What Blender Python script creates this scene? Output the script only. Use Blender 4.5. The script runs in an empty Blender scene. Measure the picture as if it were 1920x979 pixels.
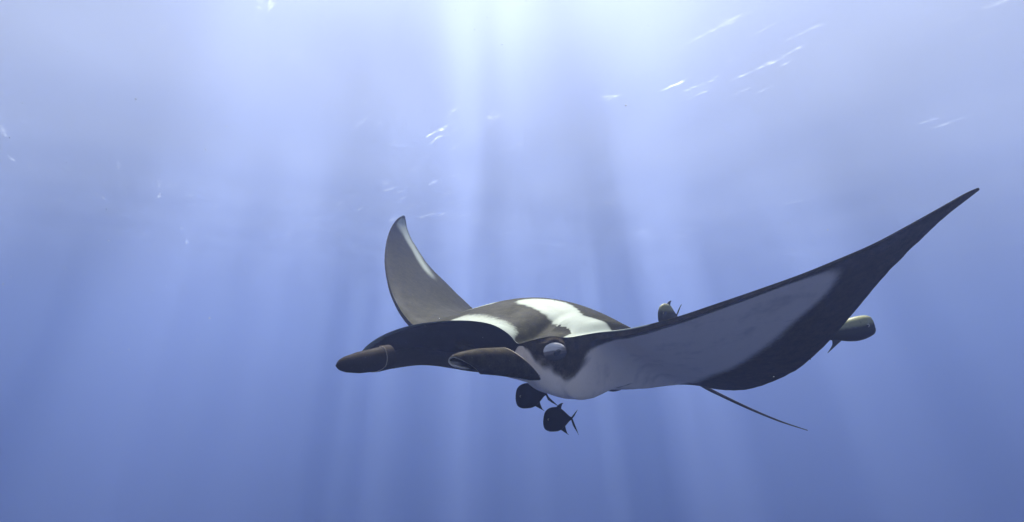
import bpy, bmesh, math, random
import numpy as np
from mathutils import Vector, Matrix
R=math.radians
S=bpy.context.scene; C=S.collection
# ---------------------------------------------------------------- camera, sky, sun, exposure
PITCH=8.0; DEPTH=9.0                  # the diver looks a little upward, nine metres down (sea surface at z = 0)
cam=bpy.data.cameras.new('camera'); cam.sensor_fit='HORIZONTAL'; cam.angle=2*math.atan(960/1144); cam.clip_start=.05; cam.clip_end=3000
co=bpy.data.objects.new('camera',cam); C.objects.link(co); co.location=(0,0,-DEPTH); co.rotation_euler=(R(90+PITCH),0,0); S.camera=co
SUN_EL,SUN_AZ=62,-5                   # azimuth from straight ahead (+y) towards +x
w=bpy.data.worlds.new('World'); S.world=w; w.use_nodes=True
nt=w.node_tree; bg=nt.nodes['Background']; sk=nt.nodes.new('ShaderNodeTexSky'); sk.sky_type='NISHITA'; sk.sun_disc=False
sk.sun_elevation=R(SUN_EL); sk.sun_rotation=R(SUN_AZ); nt.links.new(sk.outputs[0],bg.inputs[0]); bg.inputs[1].default_value=.13
sl=bpy.data.lights.new('sun','SUN'); sl.energy=5; sl.angle=R(.5); sl.color=(1,.97,.91)
so=bpy.data.objects.new('sun',sl); C.objects.link(so)
sd=Vector((math.sin(R(SUN_AZ))*math.cos(R(SUN_EL)),math.cos(R(SUN_AZ))*math.cos(R(SUN_EL)),math.sin(R(SUN_EL))))
so.rotation_euler=sd.to_track_quat('Z','Y').to_euler(); so.location=sd*40
S.view_settings.view_transform='Standard'; S.view_settings.look='None'; S.view_settings.exposure=1.35; S.view_settings.gamma=1
cy=S.cycles; cy.volume_bounces=2; cy.max_bounces=5; cy.glossy_bounces=1; cy.transmission_bounces=1; cy.diffuse_bounces=2; cy.transparent_max_bounces=8; cy.use_denoising=True

# ---------------------------------------------------------------- helpers
def tag(o,label=None,cat=None,group=None,kind=None):
    for k,v in (('label',label),('category',cat),('group',group),('kind',kind)):
        if v: o[k]=v
    return o
def link(name,me,mat=None,parent=None):
    o=bpy.data.objects.new(name,me); C.objects.link(o)
    if mat: me.materials.append(mat)
    if parent: o.parent=parent
    return o
def empty(name,mw):
    o=bpy.data.objects.new(name,None); C.objects.link(o); o.empty_display_size=.1; o.matrix_world=mw; return o
class NT:                             # short-hand for node trees
    def __init__(s,name):
        s.m=bpy.data.materials.new(name); s.m.use_nodes=True; s.t=s.m.node_tree; s.out=s.t.nodes['Material Output']; s.b=s.t.nodes['Principled BSDF']
    def n(s,typ,props={},**ins):
        x=s.t.nodes.new('ShaderNode'+typ)
        for k,v in props.items(): setattr(x,k,v)
        for k,v in ins.items():
            k=int(k[1:]) if k[0]=='i' and k[1:].isdigit() else k.replace('_',' ')
            s.set(x.inputs[k],v)
        return x
    def set(s,sock,v):
        if isinstance(v,bpy.types.NodeSocket): s.t.links.new(v,sock)
        elif isinstance(v,bpy.types.Node): s.t.links.new(v.outputs[0],sock)
        else: sock.default_value=v
    def math(s,op,a,b=0.,clamp=False): return s.n('Math',{'operation':op,'use_clamp':clamp},i0=a,i1=b).outputs[0]
    def mr(s,v,a,b,c=0.,d=1.): return s.n('MapRange',{'interpolation_type':'SMOOTHSTEP'},Value=v,From_Min=a,From_Max=b,To_Min=c,To_Max=d).outputs[0]
    def mix(s,f,a,b): 
        x=s.t.nodes.new('ShaderNodeMix'); x.data_type='RGBA'; s.set(x.inputs[0],f); s.set(x.inputs[6],a); s.set(x.inputs[7],b); return x.outputs[2]
    def noise(s,vec,scale,detail=2.,rough=.5): return s.n('TexNoise',Vector=vec,Scale=scale,Detail=detail,Roughness=rough).outputs[0]
def col(r,g,b): return (r,g,b,1)

# ---------------------------------------------------------------- the sea: wavy surface overhead and the water itself
def sea_surface():
    n=90; xs=np.concatenate([np.linspace(-420,-60,24)[:-1],np.linspace(-60,60,n),np.linspace(60,420,24)[1:]])
    ys=np.concatenate([np.linspace(-300,-30,16)[:-1],np.linspace(-30,90,n),np.linspace(90,620,30)[1:]])
    X,Y=np.meshgrid(xs,ys,indexing='ij'); fade=np.clip(1-np.maximum(abs(X),abs(Y-30))/120,0,1)
    Z=.5*fade*(.10*np.sin(.55*X+.21*Y)+.07*np.sin(-.33*X+.62*Y+1)+.04*np.sin(1.1*X+.9*Y+2))
    k=len(ys); V=np.stack([X,Y,Z],-1).reshape(-1,3)
    me=bpy.data.meshes.new('sea_surface'); me.from_pydata(V.tolist(),[],[(i*k+j,(i+1)*k+j,(i+1)*k+j+1,i*k+j+1) for i in range(len(xs)-1) for j in range(k-1)])
    me.shade_smooth()
    t=NT('sea_surface'); t.t.nodes.remove(t.b); P=t.n('TexCoord').outputs['Object']
    # noise in the transparent colour imitates waves focusing sunlight into brighter and darker shafts
    sw=t.noise(t.n('Mapping',Vector=P,Scale=(.36,.09,1.),Location=SHAFT_LOC),1.,2.)
    rp=t.noise(t.n('Mapping',Vector=P,Scale=(.75,.45,1.)),1.,1.)
    thr=t.mr(sw,.45,.61,.06,1.2); thr=t.math('MULTIPLY',thr,t.mr(rp,.3,.7,.72,1.))
    tr=t.n('BsdfTransparent',Color=thr)
    # beyond the angle of total reflection the surface mirrors the water; its rough skin also lets a little diffuse light through
    gl=t.n('BsdfGlossy',Color=col(.9,.9,.9),Roughness=.35)
    # sun glints painted as broken bright streaks in the translucent colour
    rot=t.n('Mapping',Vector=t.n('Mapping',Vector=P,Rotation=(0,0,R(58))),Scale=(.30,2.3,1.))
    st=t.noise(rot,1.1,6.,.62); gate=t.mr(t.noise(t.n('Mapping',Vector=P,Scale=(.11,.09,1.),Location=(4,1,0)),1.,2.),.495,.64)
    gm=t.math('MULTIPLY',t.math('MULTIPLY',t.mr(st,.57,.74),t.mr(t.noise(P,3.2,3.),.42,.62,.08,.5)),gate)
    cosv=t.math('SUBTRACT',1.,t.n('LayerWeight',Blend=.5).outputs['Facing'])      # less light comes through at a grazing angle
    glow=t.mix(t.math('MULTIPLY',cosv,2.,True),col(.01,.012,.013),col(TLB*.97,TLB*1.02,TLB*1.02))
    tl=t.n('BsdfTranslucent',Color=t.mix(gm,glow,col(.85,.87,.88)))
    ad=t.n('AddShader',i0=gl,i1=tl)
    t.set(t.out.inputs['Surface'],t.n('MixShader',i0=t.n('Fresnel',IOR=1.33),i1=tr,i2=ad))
    return tag(link('sea_surface',me,t.m),kind='structure')
SHAFT_LOC=(6.6,8.8,0.); TLB=.115
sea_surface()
def water_body():
    x0,x1,y0,y1,z0,z1=-230,230,-80,300,-90,-.5
    me=bpy.data.meshes.new('haze'); v=[(x,y,z) for x in(x0,x1) for y in(y0,y1) for z in(z0,z1)]
    me.from_pydata(v,[],[(0,1,3,2),(4,6,7,5),(0,4,5,1),(2,3,7,6),(0,2,6,4),(1,5,7,3)])
    t=NT('sea_water'); t.t.nodes.remove(t.b)
    pv=t.n('VolumePrincipled',Color=col(.348,.434,.82),Density=.028,Anisotropy=.72,Absorption_Color=col(.14,.22,.8))
    t.set(t.out.inputs['Volume'],pv)
    return tag(link('haze',me,t.m),kind='stuff')
water_body()
# ---------------------------------------------------------------- manta geometry
FPX=1144.0
CP,SP=math.cos(R(PITCH)),math.sin(R(PITCH))
def cam2world(p):
    p=np.asarray(p,float); x,y,z=p[...,0],p[...,1],p[...,2]
    return np.stack([x, y*CP-z*SP, y*SP+z*CP-DEPTH],-1)
def at(px,py,D):                      # a sighted point at a distance: camera axes (right, ahead, up)
    return np.array([(px-960)/FPX*D, D, (489.5-py)/FPX*D])
# body axes of the animal (camera axes): forward, left, up
HC=np.array([-.38,3.01,-.40])         # middle of the mouth line
th,pt,rl=R(37),R(15),R(6.5)
Fv=np.array([-math.sin(th)*math.cos(pt),-math.cos(th)*math.cos(pt),math.sin(pt)])
Lv=np.array([math.cos(th),-math.sin(th),0.]); Uv=np.cross(Fv,Lv)
Lv,Uv=Lv*math.cos(rl)+Uv*math.sin(rl), Uv*math.cos(rl)-Lv*math.sin(rl)
def bod(f,l,u): return HC+f*Fv+l*Lv+u*Uv
def crom(P,n_per,closed=False):       # Catmull-Rom curve over axis 0
    P=np.asarray(P,float); n=len(P)
    ext=np.concatenate([(2*P[0]-P[1])[None],P,(2*P[-1]-P[-2])[None]])
    out=[];par=[]
    for i in range(n-1):
        k=n_per[i] if hasattr(n_per,'__len__') else n_per
        for j in range(k):
            t=j/k; p0,p1,p2,p3=ext[i:i+4]
            out.append(.5*((2*p1)+(-p0+p2)*t+(2*p0-5*p1+4*p2-p3)*t*t+(-p0+3*p1-3*p2+p3)*t**3)); par.append(i+t)
    out.append(P[-1]); par.append(n-1.)
    return np.array(out),np.array(par)
def ip(x,xs,ys): return float(np.interp(x,xs,ys))
def sip(x,xs,ys):                     # smooth interpolation
    i=max(0,min(len(xs)-2,int(np.searchsorted(xs,x)-1))); 
    d=np.gradient(np.array(ys,float),np.array(xs,float)); h=xs[i+1]-xs[i]; t=(x-xs[i])/h
    return float((2*t**3-3*t*t+1)*ys[i]+(t**3-2*t*t+t)*h*d[i]+(-2*t**3+3*t*t)*ys[i+1]+(t**3-t*t)*h*d[i+1])
XF=[.80,.60,.40,.22,.09,.025]         # chord fractions behind the leading edge
def wing_section(LE,TE,span_dir,thick):
    LE,TE=np.array(LE),np.array(TE); c=TE-LE; L=np.linalg.norm(c)
    n=np.cross(span_dir,c); n/=np.linalg.norm(n)
    prof=lambda x: 2.6*(math.sqrt(x)*.55*(1-x)+.35*x*(1-x))  # blunt nose, sharp tail
    up=[LE+c*x+n*thick*prof(x)*.62 for x in XF]
    lo=[LE+c*x-n*thick*prof(x)*.38 for x in XF[::-1]]
    e=thick*.10
    nose=[LE+n*e, LE+n*e*.5, LE, LE-n*e*.5, LE-n*e]
    return [TE]+up+nose+lo+[TE]
# --- body sections over the lateral coordinate l
LX=[-.62,-.56,-.52,-.49,-.46,-.4375,-.415,-.385,-.33,-.24,-.12,0,.12,.24,.33,.385,.415,.4375,.46,.49,.52,.56,.62]
def f_le(l): return ip(l,LX,[-.44,-.33,-.22,-.10,.02,.075,.10,.085,.045,.01,0,0,0,-.01,-.04,-.08,-.11,-.125,-.14,-.19,-.25,-.33,-.44])
def u_le(l): return ip(l,LX,[.02,.0,-.02,-.05,-.08,-.085,-.065,-.02,.035,.075,.095,.10,.10,.092,.075,.04,.0,.0,.01,.03,.05,.055,.04])
def lip(l): return ip(l,LX,[.0,-.02,-.05,-.08,-.11,-.115,-.125,-.13,-.13,-.115,-.105,-.11,-.125,-.14,-.14,-.10,-.03,-.02,-.02,.0,.02,.025,.01])
def f_te(a): return ip(a,[0,.15,.3,.62],[-1.95,-1.93,-1.88,-1.74])
def top(f,a):
    c=sip(-f,[0,.2,.45,.7,.95,1.2,1.5,1.8,1.95],[.10,.205,.31,.38,.41,.40,.30,.12,.02])
    lat=max(0,1-(a/.86)**2)**1.1
    return c*lat
def bot(f,l):
    front=ip(l,[-.6,-.3,0,.3,.42,.5,.56,.62],[.0,-.04,-.085,-.145,-.20,-.225,-.21,-.16])
    mid=ip(l,[-.62,-.3,0,.3,.5,.62],[.03,-.005,-.065,-.11,-.13,-.10])
    w=ip(-f,[0,.5,1.0],[1,1,0]); w=w*w*(3-2*w)
    return (front*w+mid*(1-w))*sip(-f,[0,.6,1.1,1.5,1.8,1.95],[1,1,.95,.7,.3,0])
def body_section(l):
    a=abs(l); fl,ft,ul=f_le(l),f_te(a),u_le(l); ch=fl-ft
    m=ip(l,[-.46,-.4375,-.40,.36,.40,.42],[0,.25,1,1,.3,0]) # how open the mouth is here
    ute=ip(a,[0,.62],[0.0,-.02])
    up=[]
    for x in XF:
        f=fl-ch*x; z=max(top(f,a),0)
        b=min(1,(x/.30)); b=b*b*(3-2*b)
        zz=(ul+.17*ch*x*(1-b))*(1-b)+z*b
        up.append(bod(f,l,zz*(1-x**6)+ute*x**6))
    lo=[]
    lipz=lip(l)
    for x in XF[::-1]:
        f=fl-ch*x; z=bot(f,l)
        b=min(1,(x/(.16 if m>=.5 else .10))); b=math.sqrt(b) if m<.5 else b*b*(3-2*b)
        lo.append(bod(f,l,(lipz*(1-b)+z*b)*(1-x**6)+ute*x**6))
    UL=bod(fl,l,ul); LL=bod(fl-.03*m,l,lipz)
    dc=.45*m+.004
    mid=(ul+lipz)/2
    c=[bod(fl-dc*.55,l,ul+ .01*m), bod(fl-dc,l,max(mid,bot(fl-dc,l)+.06*m)), bod(fl-dc*.55,l,max(lipz+.015*m,bot(fl-dc*.55,l)+.04*m))]
    TE=bod(ft,l,ute)
    return [TE]+up+[UL]+c+[LL]+lo+[TE]
LB=[0,.12,.24,.33,.385,.415,.4375,.46,.49,.52,.56]
# left wing: leading edge, trailing edge as sighted points with their distances, thickness
LW=[((1120,630,3.04),(1312,724,4.25),.19),((1180,622,2.95),(1350,731,4.08),.16),((1260,602,2.86),(1398,731,3.85),.135),((1340,575,2.78),(1445,717,3.65),.115),
    ((1420,547,2.72),(1502,688,3.43),.095),((1500,518,2.66),(1560,634,3.22),.078),((1570,489,2.62),(1606,580,3.05),.062),((1640,458,2.59),(1655,521,2.88),.047),((1710,420,2.57),(1714,461,2.74),.034),
    ((1770,386,2.57),(1772,407,2.66),.023),((1812,362,2.59),(1814,374,2.63),.015),((1834,352,2.61),(1837,356,2.62),.006)]
RW=[((812,640,3.62),(1090,640,4.75),.19),((790,625,3.75),(1030,625,4.85),.16),((768,608,3.88),(960,607,4.95),.135),((749,583,4.03),(905,592,5.03),.115),
    ((734,552,4.22),(862,556,5.12),.095),((726,522,4.40),(830,524,5.20),.078),((722,492,4.58),(805,499,5.27),.062),((723,466,4.76),(786,472,5.33),.047),((728,441,4.94),(772,449,5.38),.034),
    ((737,421,5.10),(764,430,5.42),.023),((747,409,5.24),(761,414,5.43),.015),((756,404,5.36),(759,405,5.42),.006)]
def wing(W,sgn):
    out=[]; le=[at(*w[0]) for w in W]
    for i,w in enumerate(W):
        sd=le[min(i+1,len(W)-1)]-le[max(i-1,0)]
        out.append(wing_section(at(*w[0]),at(*w[1]),sd*sgn,w[2]))
    return out
secL=wing(LW,1); secR=wing(RW,-1)
sections=secR[::-1]+[body_section(-l) for l in LB[:0:-1]]+[body_section(l) for l in LB]+secL
sections=np.array(sections)           # stations x 19 x 3
NS=len(sections); MIDS=(NS-1)/2

# dense surface grid; a = station coordinate (0 right tip .. 44 left tip), t = coordinate round the section (0 rear edge, 7 upper lip, 11 lower lip, 18 rear edge)
loop_n=[9,9,9,9,9,7, 5,7,9,9,7,5,7,9,9,9,9,9]
G,tp=crom(sections.transpose(1,0,2),loop_n); G=G.transpose(1,0,2)
G,sp=crom(G,[8]*11+[10]*21+[12]*12)
for it in range(10):                  # fair the skin along the span
    wgt=np.clip(np.minimum(sp-1.5,NS-2.5-sp),0,1)[:,None,None]*.5
    H=G.copy(); H[1:-1]=.5*G[1:-1]+.25*(G[:-2]+G[2:]); G=G*(1-wgt)+H*wgt
A,T=np.meshgrid(sp,tp,indexing='ij')
def grid_normals(G):
    du=np.gradient(G,axis=0); dv=np.gradient(G,axis=1); n=np.cross(du,dv); n/=np.linalg.norm(n,axis=2,keepdims=True)+1e-12
    return n
def surf(a,t):                        # nearest grid point
    return int(np.argmin(abs(sp-a))),int(np.argmin(abs(tp-t)))
def outward(N,i,j):
    return N[i,j]
N=grid_normals(G)
_i,_j=surf(MIDS,3.5)
if N[_i,_j]@Uv<0: N=-N
# eye sockets: a bulge under the brow on each side of the head
EYES=[(30.98,11.42),(NS-1-30.98,11.42)]
EP=[]
for a_,t_ in EYES:
    i,j=surf(a_,t_); c=G[i,j].copy(); n=N[max(i-6,0):i+7,j-4:j+5].mean((0,1)); n/=np.linalg.norm(n); EP.append((c,n))
    d=np.linalg.norm(G-c,axis=2); G+=n*(.036*np.exp(-(d/.070)**2)+.009*np.exp(-((d-.056)/.012)**2)-.010*np.exp(-((d-.092)/.016)**2))[...,None]
def inpoly(poly,mirror=False):
    P=np.array(poly,float); x,y=(NS-1-A if mirror else A),T; r=np.zeros(A.shape,bool); j=len(P)-1
    for i in range(len(P)):
        (xi,yi),(xj,yj)=P[i],P[j]
        if yi!=yj: r^=((yi>y)!=(yj>y))&(x<(xj-xi)*(y-yi)/(yj-yi)+xi)
        j=i
    return r.astype(float)
def blur(M,n,m=None):
    for axis,k in ((0,n),(1,m if m is not None else n)):
        for _ in range(k):
            Q=np.concatenate([np.take(M,[0],axis),M,np.take(M,[-1],axis)],axis)
            s0=[slice(None)]*2; s1=[slice(None)]*2; s2=[slice(None)]*2; s0[axis]=slice(0,-2); s1[axis]=slice(1,-1); s2[axis]=slice(2,None)
            M=.25*Q[tuple(s0)]+.5*Q[tuple(s1)]+.25*Q[tuple(s2)]
    return M
def both(poly,n,m=None): return np.maximum(blur(inpoly(poly),n,m),blur(inpoly(poly,True),n,m))
pale=np.zeros(A.shape)
# belly and underside of the wings
belly=[(22,11.3),(26.5,11.15),(27.8,10.4),(28.6,11.1),(29.0,11.15),(29.5,11.6),(30.1,11.85),(31.0,12.02),(31.7,12.08),(32.2,12.2),(32.45,12.15),(32.6,11.9),(32.72,12.05),(33.1,12.5),(34.1,12.1),(34.85,11.95),(35.9,11.85),(36.9,11.85),(37.9,12.0),(38.75,12.6),(38.95,13.5),(38.55,14.5),(38.0,14.74),(37.4,15.0),(36.5,15.5),(35.6,15.85),(34.7,16.0),(33.4,16.9),(32.4,17.5),(31,17.8),(22,17.85)]
_wf=np.maximum(np.clip((T-13)/1.2,0,1),np.clip((abs(A-MIDS)-14.6)/1.5,0,1)); pale=np.maximum(pale,both(belly,4,2)*(1-_wf)+both(belly,24,10)*_wf)  # crisp towards the front edge, feathered towards the rear
streak=[(30.4,12.17),(31.2,12.1),(31.9,12.02),(32.45,12.2),(32.62,12.45),(32.2,12.38),(31.2,12.26)]
pale*=1-.8*both(streak,3,1)
lid=[(29.3,11.55),(30,11.9),(31,12.0),(31.7,11.85),(31.95,11.6),(31.3,11.75),(30.6,11.75),(29.8,11.45)]
pale=np.maximum(pale,.68*both(lid,4,3))
gill=[(31.2,14.55),(31.8,14.9),(32.25,15.25),(32.3,15.4),(31.8,15.1),(31.2,14.65)]
pale*=1-.7*both(gill,1,0)
# shoulder patches, lip band, wing tip patch on the back
shoulder=[(22.36,3.67),(22.78,3.42),(23.73,3.2),(24.64,3.1),(27.39,3.42),(30.32,3.65),(32.05,3.65),(33.3,4.7),(33.9,6.2),(34.6,7.2),(34.4,8.0),(32.8,7.4),(31.6,6.2),(31.4,5.07),(30.3,4.72),(28.96,4.46),(26.46,4.27),(24.97,4.09),(23.71,3.87)]
pale=np.maximum(pale,both(shoulder,5,4))
tip=[(1.76,4.97),(0.76,4.45),(0.6,1.5),(0.99,.4),(2.62,.15),(3.78,.15),(4.87,.2),(6.2,1.0),(6.15,1.66),(5.24,1.52),(3.86,1.46),(2.79,2.28)]
pale=np.maximum(pale,.72*both(tip,16,12))
lipb=[(14.5,7.25),(16,6.8),(18,6.2),(19.5,5.6),(20.7,4.9),(21.5,4.3),(22.3,4.4),(23.1,4.55),(24.3,4.75),(25.3,5.05),(26.1,5.4),(26.7,6.4),(27.3,7.3)]
pale=np.maximum(pale,.60*blur(inpoly(lipb),7,5))
lipw=[(24.2,7.2),(24.4,6.2),(24.9,5.5),(25.6,5.5),(26.2,6.0),(26.6,6.8),(26.9,7.3)]
pale=np.maximum(pale,.85*blur(inpoly(lipw),4,3))
rim=[(13.8,6.55),(17,6.6),(22,6.7),(25.5,6.7),(27.2,6.8),(27.4,7.2),(22,7.16),(17,7.2),(13.8,7.25)]
pale=np.maximum(pale,.80*blur(inpoly(rim),2,1))
ins=[(20.2,8.45),(20.6,8.35),(21.1,8.5),(21.6,8.7),(21.2,8.95),(20.4,8.8)]
pale=np.maximum(pale,.6*blur(inpoly(ins),4,4))
mouth=blur(inpoly([(13.6,7.22),(15,7.22),(22,7.2),(27,7.2),(28.2,7.6),(28.2,10.4),(27,10.9),(22,10.9),(15,10.9),(13.6,10.9)]),1,1)
mouth*=1-blur(inpoly(ins),4,4)
mouth=np.maximum(mouth,.9*blur(inpoly([(13.2,10.5),(25.4,10.5),(25.2,11.25),(23.5,11.5),(21,11.8),(18,12.1),(15,12.2),(13.2,12.0)]),5,3))  # dark jaw
dorsal=blur(((T<8.2)).astype(float),0,3)
spir=[(29.0,4.42),(29.9,4.5),(30.85,4.72),(31.4,5.0),(31.3,5.12),(30.7,4.92),(29.9,4.66),(29.1,4.5)]
pale*=1-both(spir,1,0)
sd_=both(spir,3,2); G=G+N*(-.010*sd_)[...,None]
_rg=random.Random(3); nick=np.array([_rg.uniform(-1,1) for _ in range(len(sp))]); nick=np.convolve(nick,[.25,.5,.25],'same')*(abs(sp-MIDS)>11)*(abs(sp-MIDS)<20)
_wt=np.clip(1-np.minimum(T,18-T)/.6,0,1)[...,None]; _ch=(G[:,:1]-G[:,len(tp)//2:len(tp)//2+1]); _ch=_ch/(np.linalg.norm(_ch,axis=2,keepdims=True)+1e-9)
G=G+_ch*_wt*(nick*.007)[:,None,None]  # small nicks along the rear edge of the wings
ns,nl=G.shape[:2]; k=nl-1
MORG=cam2world(bod(-.95,0,-.05))
WV=cam2world(G)-MORG
def grid_mesh(name,V,attrs,wrap=True):
    """V: rows x columns x 3, the last column repeats the first when wrap"""
    n,m=V.shape[:2]; kk=m-1 if wrap else m
    vv=V[:,:kk].reshape(-1,3); f=[(i*kk+j,(i+1)*kk+j,(i+1)*kk+(j+1)%kk,i*kk+(j+1)%kk) for i in range(n-1) for j in range(kk if wrap else kk-1)]
    me=bpy.data.meshes.new(name); me.from_pydata(vv.tolist(),[],f); me.shade_smooth()
    for an,av in attrs.items():
        at_=me.attributes.new(an,'FLOAT','POINT'); at_.data.foreach_set('value',np.ascontiguousarray(av[:,:kk]).reshape(-1).astype(np.float32))
    return me
def skin_material():
    t=NT('manta_skin'); P=t.n('TexCoord').outputs['Object']
    at_=lambda n: t.n('Attribute',{'attribute_name':n}).outputs['Fac']
    n1=t.noise(P,9.,6.,.65); n2=t.noise(P,60.,3.,.6); n3=t.noise(P,2.2,3.)
    m=t.math('ADD',at_('pale'),t.math('MULTIPLY',t.math('SUBTRACT',n1,.5),.30)); m=t.math('ADD',m,t.math('MULTIPLY',t.math('SUBTRACT',n2,.5),.26))
    hv=t.mr(m,.16,.80); hard=t.math('ADD',hv,t.math('MULTIPLY',at_('crisp'),t.math('SUBTRACT',t.mr(m,.36,.62),hv))); f=t.math('MULTIPLY',hard,t.mr(at_('pale'),.2,.9,.6,1.))
    dark_d=t.mix(n1,col(.0125,.0118,.0048),col(.0235,.0222,.0100)); dark_v=t.mix(n1,col(.030,.023,.014),col(.050,.038,.024))
    pale_d=t.mix(n3,col(.26,.30,.25),col(.37,.40,.345)); pale_v=t.mix(n3,col(.88,.75,.61),col(.96,.83,.69))
    dk=t.mix(at_('dorsal'),dark_v,dark_d); mot=t.mr(t.math('ADD',t.math('MULTIPLY',t.noise(P,26.,5.,.65),.7),t.math('MULTIPLY',t.noise(P,120.,2.),.3)),.32,.68,.55,1.6); dk=t.n('VectorMath',{'operation':'SCALE'},i0=dk,Scale=mot).outputs[0]; pl=t.mix(at_('dorsal'),pale_v,pale_d)
    pl=t.mix(t.mr(t.noise(P,4.5,5.,.6),.52,.74,0.,.42),pl,t.mix(at_('dorsal'),col(.34,.29,.25),col(.22,.23,.19)))
    scr=t.noise(t.n('Mapping',Vector=P,Rotation=(.3,.2,.7),Scale=(4.,70.,40.)),1.,2.); pl=t.mix(t.mr(scr,.70,.76,0.,.3),pl,col(.25,.23,.21))
    pl=t.mix(t.mr(n2,.60,.75,0.,.14),pl,col(.30,.28,.27))
    base=t.mix(f,dk,pl); base=t.mix(at_('mouth'),base,col(.024,.018,.011))
    sp_=t.mr(t.noise(P,170.,1.),.70,.76,0.,.35); base=t.mix(sp_,base,col(.22,.22,.21))
    t.set(t.b.inputs['Base Color'],base); t.set(t.b.inputs['Roughness'],t.mr(n1,.3,.7,.6,.78)); t.b.inputs['IOR'].default_value=1.12; t.b.inputs['Specular IOR Level'].default_value=.4  # wet skin in water hardly mirrors
    bp=t.n('Bump',Strength=.25,Distance=.004,Height=t.math('ADD',t.noise(P,45.,4.,.6),t.math('MULTIPLY',n1,1.5)))
    t.set(t.b.inputs['Normal'],bp); return t.m
SKIN=skin_material()
manta=empty('manta_ray',Matrix.Translation(Vector(MORG)))
tag(manta,'giant black and white manta ray gliding with raised wings, open mouth and pale belly','manta ray')
# tail: a thin whip, part of the same body mesh
def tube(pts,rad,n=10,sub=8):
    P,_=crom(pts,sub); r=np.interp(np.linspace(0,1,len(P)),np.linspace(0,1,len(rad)),rad); rows=[]
    for i in range(len(P)):
        d=P[min(i+1,len(P)-1)]-P[max(i-1,0)]; d/=np.linalg.norm(d); e=np.cross(d,[0,0,1.]); e/=np.linalg.norm(e); g=np.cross(e,d)
        rows.append([P[i]+r[i]*(math.cos(q)*e+math.sin(q)*g) for q in np.linspace(0,2*math.pi,n+1)])
    return np.array(rows)
TAILP=[bod(-1.75,.0,.0),bod(-1.98,.02,-.01),at(1245,689,4.62),at(1335,733,4.72),at(1400,764,4.80),at(1460,789,4.87),at(1514,807,4.93)]
TB=tube(TAILP,[.06,.04,.018,.013,.010,.007,.003])
def join_meshes(name,parts,mat):
    bm=bmesh.new()
    for p in parts: bm.from_mesh(p); bpy.data.meshes.remove(p)
    bmesh.ops.remove_doubles(bm,verts=bm.verts,dist=1e-5); bmesh.ops.recalc_face_normals(bm,faces=bm.faces)
    me=bpy.data.meshes.new(name); bm.to_mesh(me); bm.free(); me.shade_smooth(); return me
z=np.zeros(TB.shape[:2])
bmesh_=join_meshes('manta_body',[grid_mesh('a',WV,{'pale':pale,'mouth':mouth,'dorsal':dorsal,'crisp':dorsal*(abs(A-MIDS)<14)}),grid_mesh('b',cam2world(TB)-MORG,{'pale':z,'mouth':z,'dorsal':z,'crisp':z})],SKIN)
link('body',bmesh_,SKIN,manta)
# cephalic lobes: rolled-up paddles either side of the mouth
def lobe_rows(B,Tt,up,r_of,th0,th1,zs,ze,r_th,nz=40,nth=56,sag=0.):
    ax=Tt-B; Ln=np.linalg.norm(ax); d=ax/Ln; e=up-d*(up@d); e/=np.linalg.norm(e); g=np.cross(d,e)
    if g[1]>0: g=-g                   # towards the diver
    rows=[];us=[];vs=[]
    for th in np.linspace(th0,th1,nth):
        row=[]
        a,b=zs(th),ze(th)
        for q in np.linspace(0,1,nz):
            q2=q; zz=a+(b-a)*q2; r=r_of(zz)*r_th(th)*(1+.03*math.sin(7*zz+R(th))); row.append(B+ax*zz+e*(sag*math.sin(math.pi*min(max(zz,0),1)))+r*(math.cos(R(th))*e+.85*math.sin(R(th))*g))
        rows.append(row); us.append(np.linspace(0,1,nz)); 
    return np.array(rows),np.array(us)
UP=np.array([.05,0,1.])
def near_lobe():
    B,Tt=at(992,684,2.80),at(845,677,2.46)
    r_of=lambda z: np.interp(z,[-.25,0,.35,.7,.9,.97,1.0],[.056,.061,.058,.047,.031,.021,.009])
    V,u=lobe_rows(B,Tt,UP,r_of,150,525,lambda th:.105+.265*math.cos(R(th)),lambda th: np.interp(th,[150,250,360,420,450,490,525],[.97,1,1.0,.97,.90,.76,.66]),lambda th:np.interp(th,[150,525],[.80,1.06]),sag=.010)
    edge=np.maximum(np.clip(1-u/.035,0,1),np.clip((u-.985)/.015,0,1)); inner=np.linspace(1,0,V.shape[0])[:,None]*np.ones((1,V.shape[1]))
    pl=np.maximum(edge*.6,(inner>.72)*.8*np.clip((u-.80)/.1,0,1))
    return grid_mesh('lobe',cam2world(V)-MORG,{'pale':pl,'mouth':np.zeros_like(pl),'dorsal':np.full_like(pl,.45)},wrap=False)
def far_lobe():
    B,Tt=at(778,662,3.12),at(630,686,2.72)
    r_of=lambda z: np.interp(z,[-.2,0,.3,.5,.75,.9,.96,1.0],[.050,.055,.058,.060,.052,.038,.026,.004])
    V,u=lobe_rows(B,Tt,UP,r_of,150,525,lambda th:.36,lambda th:np.interp(th,[150,360,525],[1.,1.,.985]),lambda th:np.interp(th,[150,525],[.90,.96]))
    z0=np.zeros(V.shape[:2]); a=grid_mesh('l1',cam2world(V)-MORG,{'pale':z0,'mouth':z0+1.,'dorsal':z0},wrap=False)
    V,u=lobe_rows(B,Tt,UP,r_of,-20,250,lambda th:.36,lambda th:np.interp(th,[-20,60,120,200,250],[.46,.47,.48,.60,.66]),lambda th:1.012)
    pl=np.clip((u-.955)/.03,0,1)*.55; b=grid_mesh('l2',cam2world(V)-MORG,{'pale':pl,'mouth':.75*(1-np.clip((u-.80)/.12,0,1)),'dorsal':pl*0},wrap=False)
    return join_meshes('lobe',[a,b],SKIN)
for me_ in (near_lobe(),far_lobe()):
    o=link('cephalic_lobe',me_,SKIN,manta); s_=o.modifiers.new('thickness','SOLIDIFY'); s_.thickness=.006; s_.offset=-1
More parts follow.
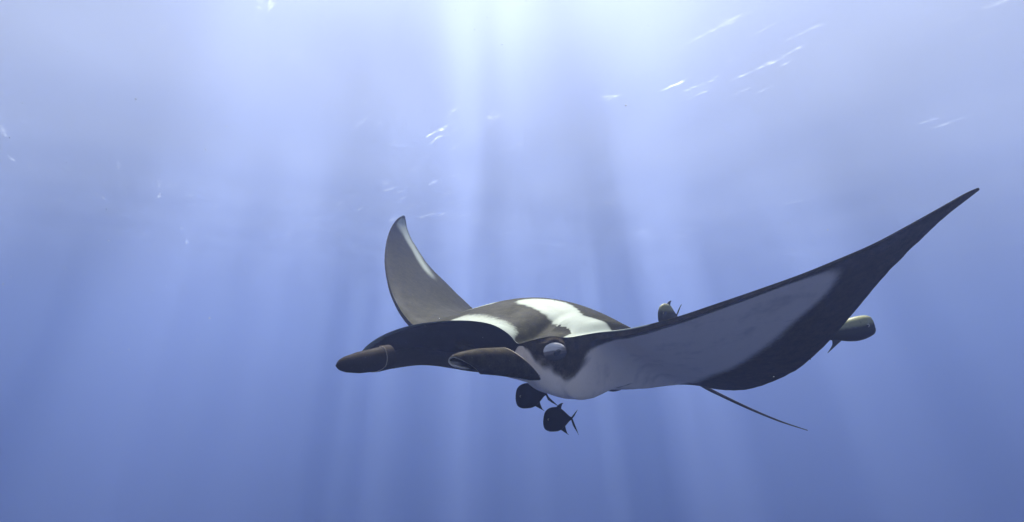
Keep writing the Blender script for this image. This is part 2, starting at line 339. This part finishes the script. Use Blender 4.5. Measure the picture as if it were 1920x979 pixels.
# eyes
def simple_mat(name,c,rough=.4,spec=.5,noise=None):
    t=NT(name); t.b.inputs['Roughness'].default_value=rough; t.b.inputs['Specular IOR Level'].default_value=spec
    if noise:
        P=t.n('TexCoord').outputs['Object']; t.set(t.b.inputs['Base Color'],t.mix(t.noise(P,noise,4.),col(*[x*.7 for x in c]),col(*[x*1.3 for x in c])))
    else: t.b.inputs['Base Color'].default_value=col(*c)
    return t.m
def eye_material():                   # pearly upper part, sun highlight painted white on top, dark lower lid, fine streaks
    t=NT('eye_pearl_glint'); P=t.n('TexCoord').outputs['Object']; sep=t.n('SeparateXYZ',i0=P)
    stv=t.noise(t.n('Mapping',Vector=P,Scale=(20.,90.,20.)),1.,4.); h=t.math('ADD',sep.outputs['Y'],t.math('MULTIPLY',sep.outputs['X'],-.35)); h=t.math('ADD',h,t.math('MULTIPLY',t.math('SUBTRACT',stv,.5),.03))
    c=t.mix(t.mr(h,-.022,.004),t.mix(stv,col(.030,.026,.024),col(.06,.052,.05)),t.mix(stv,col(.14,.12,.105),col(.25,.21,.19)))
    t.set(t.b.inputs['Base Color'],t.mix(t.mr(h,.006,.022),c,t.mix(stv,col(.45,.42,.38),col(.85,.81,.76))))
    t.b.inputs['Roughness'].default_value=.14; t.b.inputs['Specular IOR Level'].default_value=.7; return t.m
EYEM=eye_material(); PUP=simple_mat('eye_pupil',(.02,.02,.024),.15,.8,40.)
def dome(r,flat,n=24,m=12,cut=.62*math.pi):
    V=np.array([[[r*math.sin(p)*math.cos(q),r*math.sin(p)*math.sin(q),r*flat*math.cos(p)] for p in np.linspace(.001,cut,m)] for q in np.linspace(0,2*math.pi,n+1)])
    return V
for c,n in EP:
    n=Vector(cam2world(c+n)-cam2world(c)).normalized(); up=Vector((0,0,1)); xx=up.cross(n).normalized(); yy=n.cross(xx)
    Mx=Matrix((xx,yy,n)).transposed().to_4x4(); Mx.translation=Vector(cam2world(c)-MORG)+n*.0255
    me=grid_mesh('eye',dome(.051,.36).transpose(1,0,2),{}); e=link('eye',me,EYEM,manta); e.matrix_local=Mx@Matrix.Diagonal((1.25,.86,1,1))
    me=grid_mesh('pupil',dome(.026,.34).transpose(1,0,2),{}); p=link('pupil',me,PUP,e); p.matrix_local=Matrix.Translation((.012,-.007,.0085))@Matrix.Rotation(R(28),4,'Y')@Matrix.Rotation(R(16),4,'X')@Matrix.Diagonal((1.15,.85,1,1))

# ---------------------------------------------------------------- fish that travel with the manta
def fish_skin(name,back,flank,under):
    t=NT(name); P=t.n('TexCoord').outputs['Object']; sep=t.n('SeparateXYZ',i0=P); n1=t.noise(P,60.,4.,.6)
    h=t.math('ADD',sep.outputs['Z'],t.math('MULTIPLY',t.math('SUBTRACT',n1,.5),.02))
    c=t.mix(t.mr(h,-.035,.0),col(*under),col(*flank)); c=t.mix(t.mr(h,.008,.035),c,col(*back))
    c=t.mix(t.mr(n1,.5,.75,0.,.4),c,col(*[x*.55 for x in flank]))
    t.set(t.b.inputs['Base Color'],c); t.b.inputs['Roughness'].default_value=.42; t.b.inputs['IOR'].default_value=1.15
    t.set(t.b.inputs['Normal'],t.n('Bump',Strength=.3,Distance=.001,Height=t.noise(P,350.,2.))); return t.m
UPX=[0,.015,.05,.12,.22,.35,.5,.65,.8,.92,1.0]
def fish_body(L,up,lo,wd):
    rows=[]
    for x in list(np.linspace(0,.12,14))+list(np.linspace(.15,1,34)):
        u=float(np.interp(x,UPX,up)); l=float(np.interp(x,UPX,lo)); wv=float(np.interp(x,UPX,wd)); c=(u+l)/2; h=(u-l)/2
        row=[]
        for q in np.linspace(0,2*math.pi,25):
            s_,c_=math.sin(q),math.cos(q); row.append((-x*L,L*wv*math.copysign(abs(c_)**.9,c_),L*(c+h*s_)))
        rows.append(row)
    V=np.array(rows)
    for _ in range(3): V[1:-1]=.5*V[1:-1]+.25*(V[:-2]+V[2:])
    cap0=np.repeat(V[:1].mean(1,keepdims=True)+np.array([[[.006*L,0,0]]]),25,1); cap1=np.repeat(V[-1:].mean(1,keepdims=True),25,1)
    return grid_mesh('fish_body',np.concatenate([cap0,V,cap1]),{})
def fin(L,outline,base_w,bend=0.,rows=8,side=0.):
    """outline: front and rear edge polylines from root to tip (x back, z up), lofted into a thin tapering blade"""
    fr,re=outline; fr=np.array(fr,float);re=np.array(re,float); q=np.linspace(0,1,rows)
    ev=lambda P: np.stack([np.interp(q,np.linspace(0,1,len(P)),P[:,i]) for i in (0,1)],1)
    F_,R_=ev(fr),ev(re); V=[]
    for i,s_ in enumerate(q):
        wv=base_w*(1-.85*s_); y=bend*s_*s_; row=[]
        for v in np.linspace(0,1,7): p=F_[i]*(1-v)+R_[i]*v; row.append((-p[0]*L,L*(y+wv*math.sin(math.pi*(.12+.8*v))),p[1]*L))
        for v in np.linspace(1,0,7): p=F_[i]*(1-v)+R_[i]*v; row.append((-p[0]*L,L*(y-wv*math.sin(math.pi*(.12+.8*v))),p[1]*L))
        row.append(row[0]); V.append(row)
    V=np.array(V); cap=np.repeat(V[-1:].mean(1,keepdims=True),V.shape[1],1)
    return grid_mesh('fin',np.concatenate([V,cap]),{})
def mat_axes(fwd,up,loc):
    f=np.array(fwd,float); f/=np.linalg.norm(f); u=np.array(up,float); u-=f*(u@f); u/=np.linalg.norm(u); y=np.cross(u,f)
    o=cam2world(np.zeros(3)); A_=[Vector(cam2world(v)-o) for v in (f,y,u)]
    M_=Matrix(A_).transposed().to_4x4(); M_.translation=Vector(cam2world(np.array(loc))); return M_
def fish(label,L,loc,fwd,up,skin,finm,up_h,lo_h,wd,tail_up=(1.17,.30),tail_lo=(1.22,-.42),tail_bend=0.):
    o=empty('jack_fish',mat_axes(fwd,up,loc)); tag(o,label,'fish','small fish travelling with the manta')
    ui=lambda x: float(np.interp(x,UPX,up_h)); li=lambda x: float(np.interp(x,UPX,lo_h)); wi=lambda x: float(np.interp(x,UPX,wd))
    link('body',fish_body(L,up_h,lo_h,wd),skin,o)
    for tx,tz in (tail_up,tail_lo):
        s_=1 if tz>0 else -1
        link('tail_fin',fin(L,([(.955,.02*s_),(1.04,tz*.45),(tx-.01,tz*.93),(tx,tz)],[(1.0,-.015*s_),(1.07,tz*.25),(1.10+.6*(tx-1.1),tz*.7),(tx+.012,tz)]),.012,tail_bend),finm,o)
    link('dorsal_fin',fin(L,([(.40,ui(.40)-.03),(.50,ui(.5)+.08),(.60,ui(.5)+.13),(.66,ui(.5)+.125)],[(.60,ui(.60)-.03),(.60,ui(.6)+.05),(.63,ui(.5)+.09),(.67,ui(.5)+.115)]),.012),finm,o)
    link('anal_fin',fin(L,([(.58,li(.58)+.03),(.70,li(.62)-.06),(.82,li(.62)-.14),(.90,li(.62)-.19)],[(.76,li(.76)+.03),(.78,li(.76)-.08),(.84,li(.62)-.12),(.90,li(.62)-.18)]),.012),finm,o)
    link('mouth',grid_mesh('fish_mouth',(dome(.05*L,.22,cut=math.pi*.999)*np.array([.9,1.1,1.])).transpose(1,0,2),{}),PUP,o).location=(-.035*L,0,-.045*L)
    for s_ in (1,-1):
        pf=link('pectoral_fin',fin(L,([(.30,0),(.38,-.04),(.46,-.10),(.50,-.14)],[(.31,-.09),(.37,-.12),(.44,-.15),(.50,-.15)]),.008),finm,o)
        pf.matrix_local=Matrix.Translation((0,s_*L*(wi(.31)-.012),0))@Matrix.Rotation(R(9*s_),4,'Z')
        ey=link('eye',grid_mesh('fish_eye',dome(.036*L,.6).transpose(1,0,2),{}),FEYE,o)
        ey.matrix_local=Matrix.Translation((-.125*L,s_*L*(wi(.125)*.93-.004),.045*L))@Matrix.Rotation(R(-90*s_),4,'X')@Matrix.Rotation(R(-16),4,'Y')
        pu=link('pupil',grid_mesh('fish_pupil',dome(.020*L,.5).transpose(1,0,2),{}),PUP,ey); pu.location=(0,0,.016*L)
    return o
FEYE=simple_mat('fish_eye',(.32,.31,.24),.15,.7,200.)
OLIVE=fish_skin('olive_fish_skin',(.26,.265,.15),(.030,.030,.020),(.014,.014,.012)); OLIVEF=simple_mat('olive_fin',(.045,.045,.04),.5,.3,90.)
DARK=fish_skin('dark_fish_skin',(.022,.022,.026),(.018,.018,.022),(.02,.02,.024)); DARKF=simple_mat('dark_fin',(.014,.014,.018),.6,.2,90.)
DEEPU=[.06,.16,.255,.33,.385,.40,.385,.30,.165,.06,.04]; DEEPL=[-.12,-.21,-.28,-.335,-.375,-.385,-.385,-.33,-.19,-.06,-.04]; WD=[.02,.05,.085,.12,.145,.15,.135,.105,.06,.028,.016]
LONGU=[.10,.165,.20,.23,.24,.235,.21,.17,.115,.05,.035]; LONGL=[-.085,-.125,-.155,-.185,-.215,-.225,-.20,-.15,-.12,-.05,-.035]
fish('lower of two black fish under the manta\'s chin, forked tail in full view',.172,at(1019,788,3.3),(-.93,-.34,.03),(.05,0,1),DARK,DARKF,DEEPU,DEEPL,WD,(1.17,.27),(1.24,-.55))
fish('upper of two black fish under the manta, back touching its chin',.178,at(967,745,3.3),(-.96,-.28,-.05),(.12,0,1),DARK,DARKF,DEEPU,DEEPL,WD,(1.13,.16),(1.42,-.50))
fish('olive fish facing left above the manta\'s wing, its belly hidden by the front edge',.165,at(1235,589,3.55),(-.80,-.58,.10),(-.06,0,1),OLIVE,OLIVEF,DEEPU,DEEPL,WD,(1.17,.42),(1.22,-.42),.05)
fish('pale backed olive fish heading right, half hidden behind the wing\'s rear edge',.31,at(1640,611,3.55),(.90,-.34,.24),(-.04,0,1),OLIVE,OLIVEF,LONGU,LONGL,WD)

# ---------------------------------------------------------------- drifting specks in the water
def specks():
    rnd=random.Random(5); bm=bmesh.new()
    for _ in range(700):
        d=rnd.uniform(1.3,11); p=cam2world(np.array([rnd.uniform(-1,1)*d*.95,d,rnd.uniform(-.35,.75)*d*.6])); r=rnd.uniform(.0007,.0017)*(.6+d*.32)*(2.2 if rnd.random()<.04 else 1)
        m_=Matrix.Translation(Vector(p))@Matrix.Rotation(rnd.uniform(0,3),4,(rnd.random(),rnd.random(),.3))@Matrix.Diagonal((1,rnd.uniform(.5,1),rnd.uniform(.5,1),1))
        bmesh.ops.create_icosphere(bm,subdivisions=1,radius=r,matrix=m_)
    me=bpy.data.meshes.new('plankton'); bm.to_mesh(me); bm.free(); me.shade_smooth()
    t=NT('plankton'); t.b.inputs['Base Color'].default_value=col(.8,.82,.85); t.b.inputs['Roughness'].default_value=.6
    tl=t.n('BsdfTranslucent',Color=col(.8,.82,.85)); t.set(t.out.inputs['Surface'],t.n('MixShader',i0=.6,i1=t.b,i2=tl))
    return tag(link('plankton',me,t.m),kind='stuff')
specks()
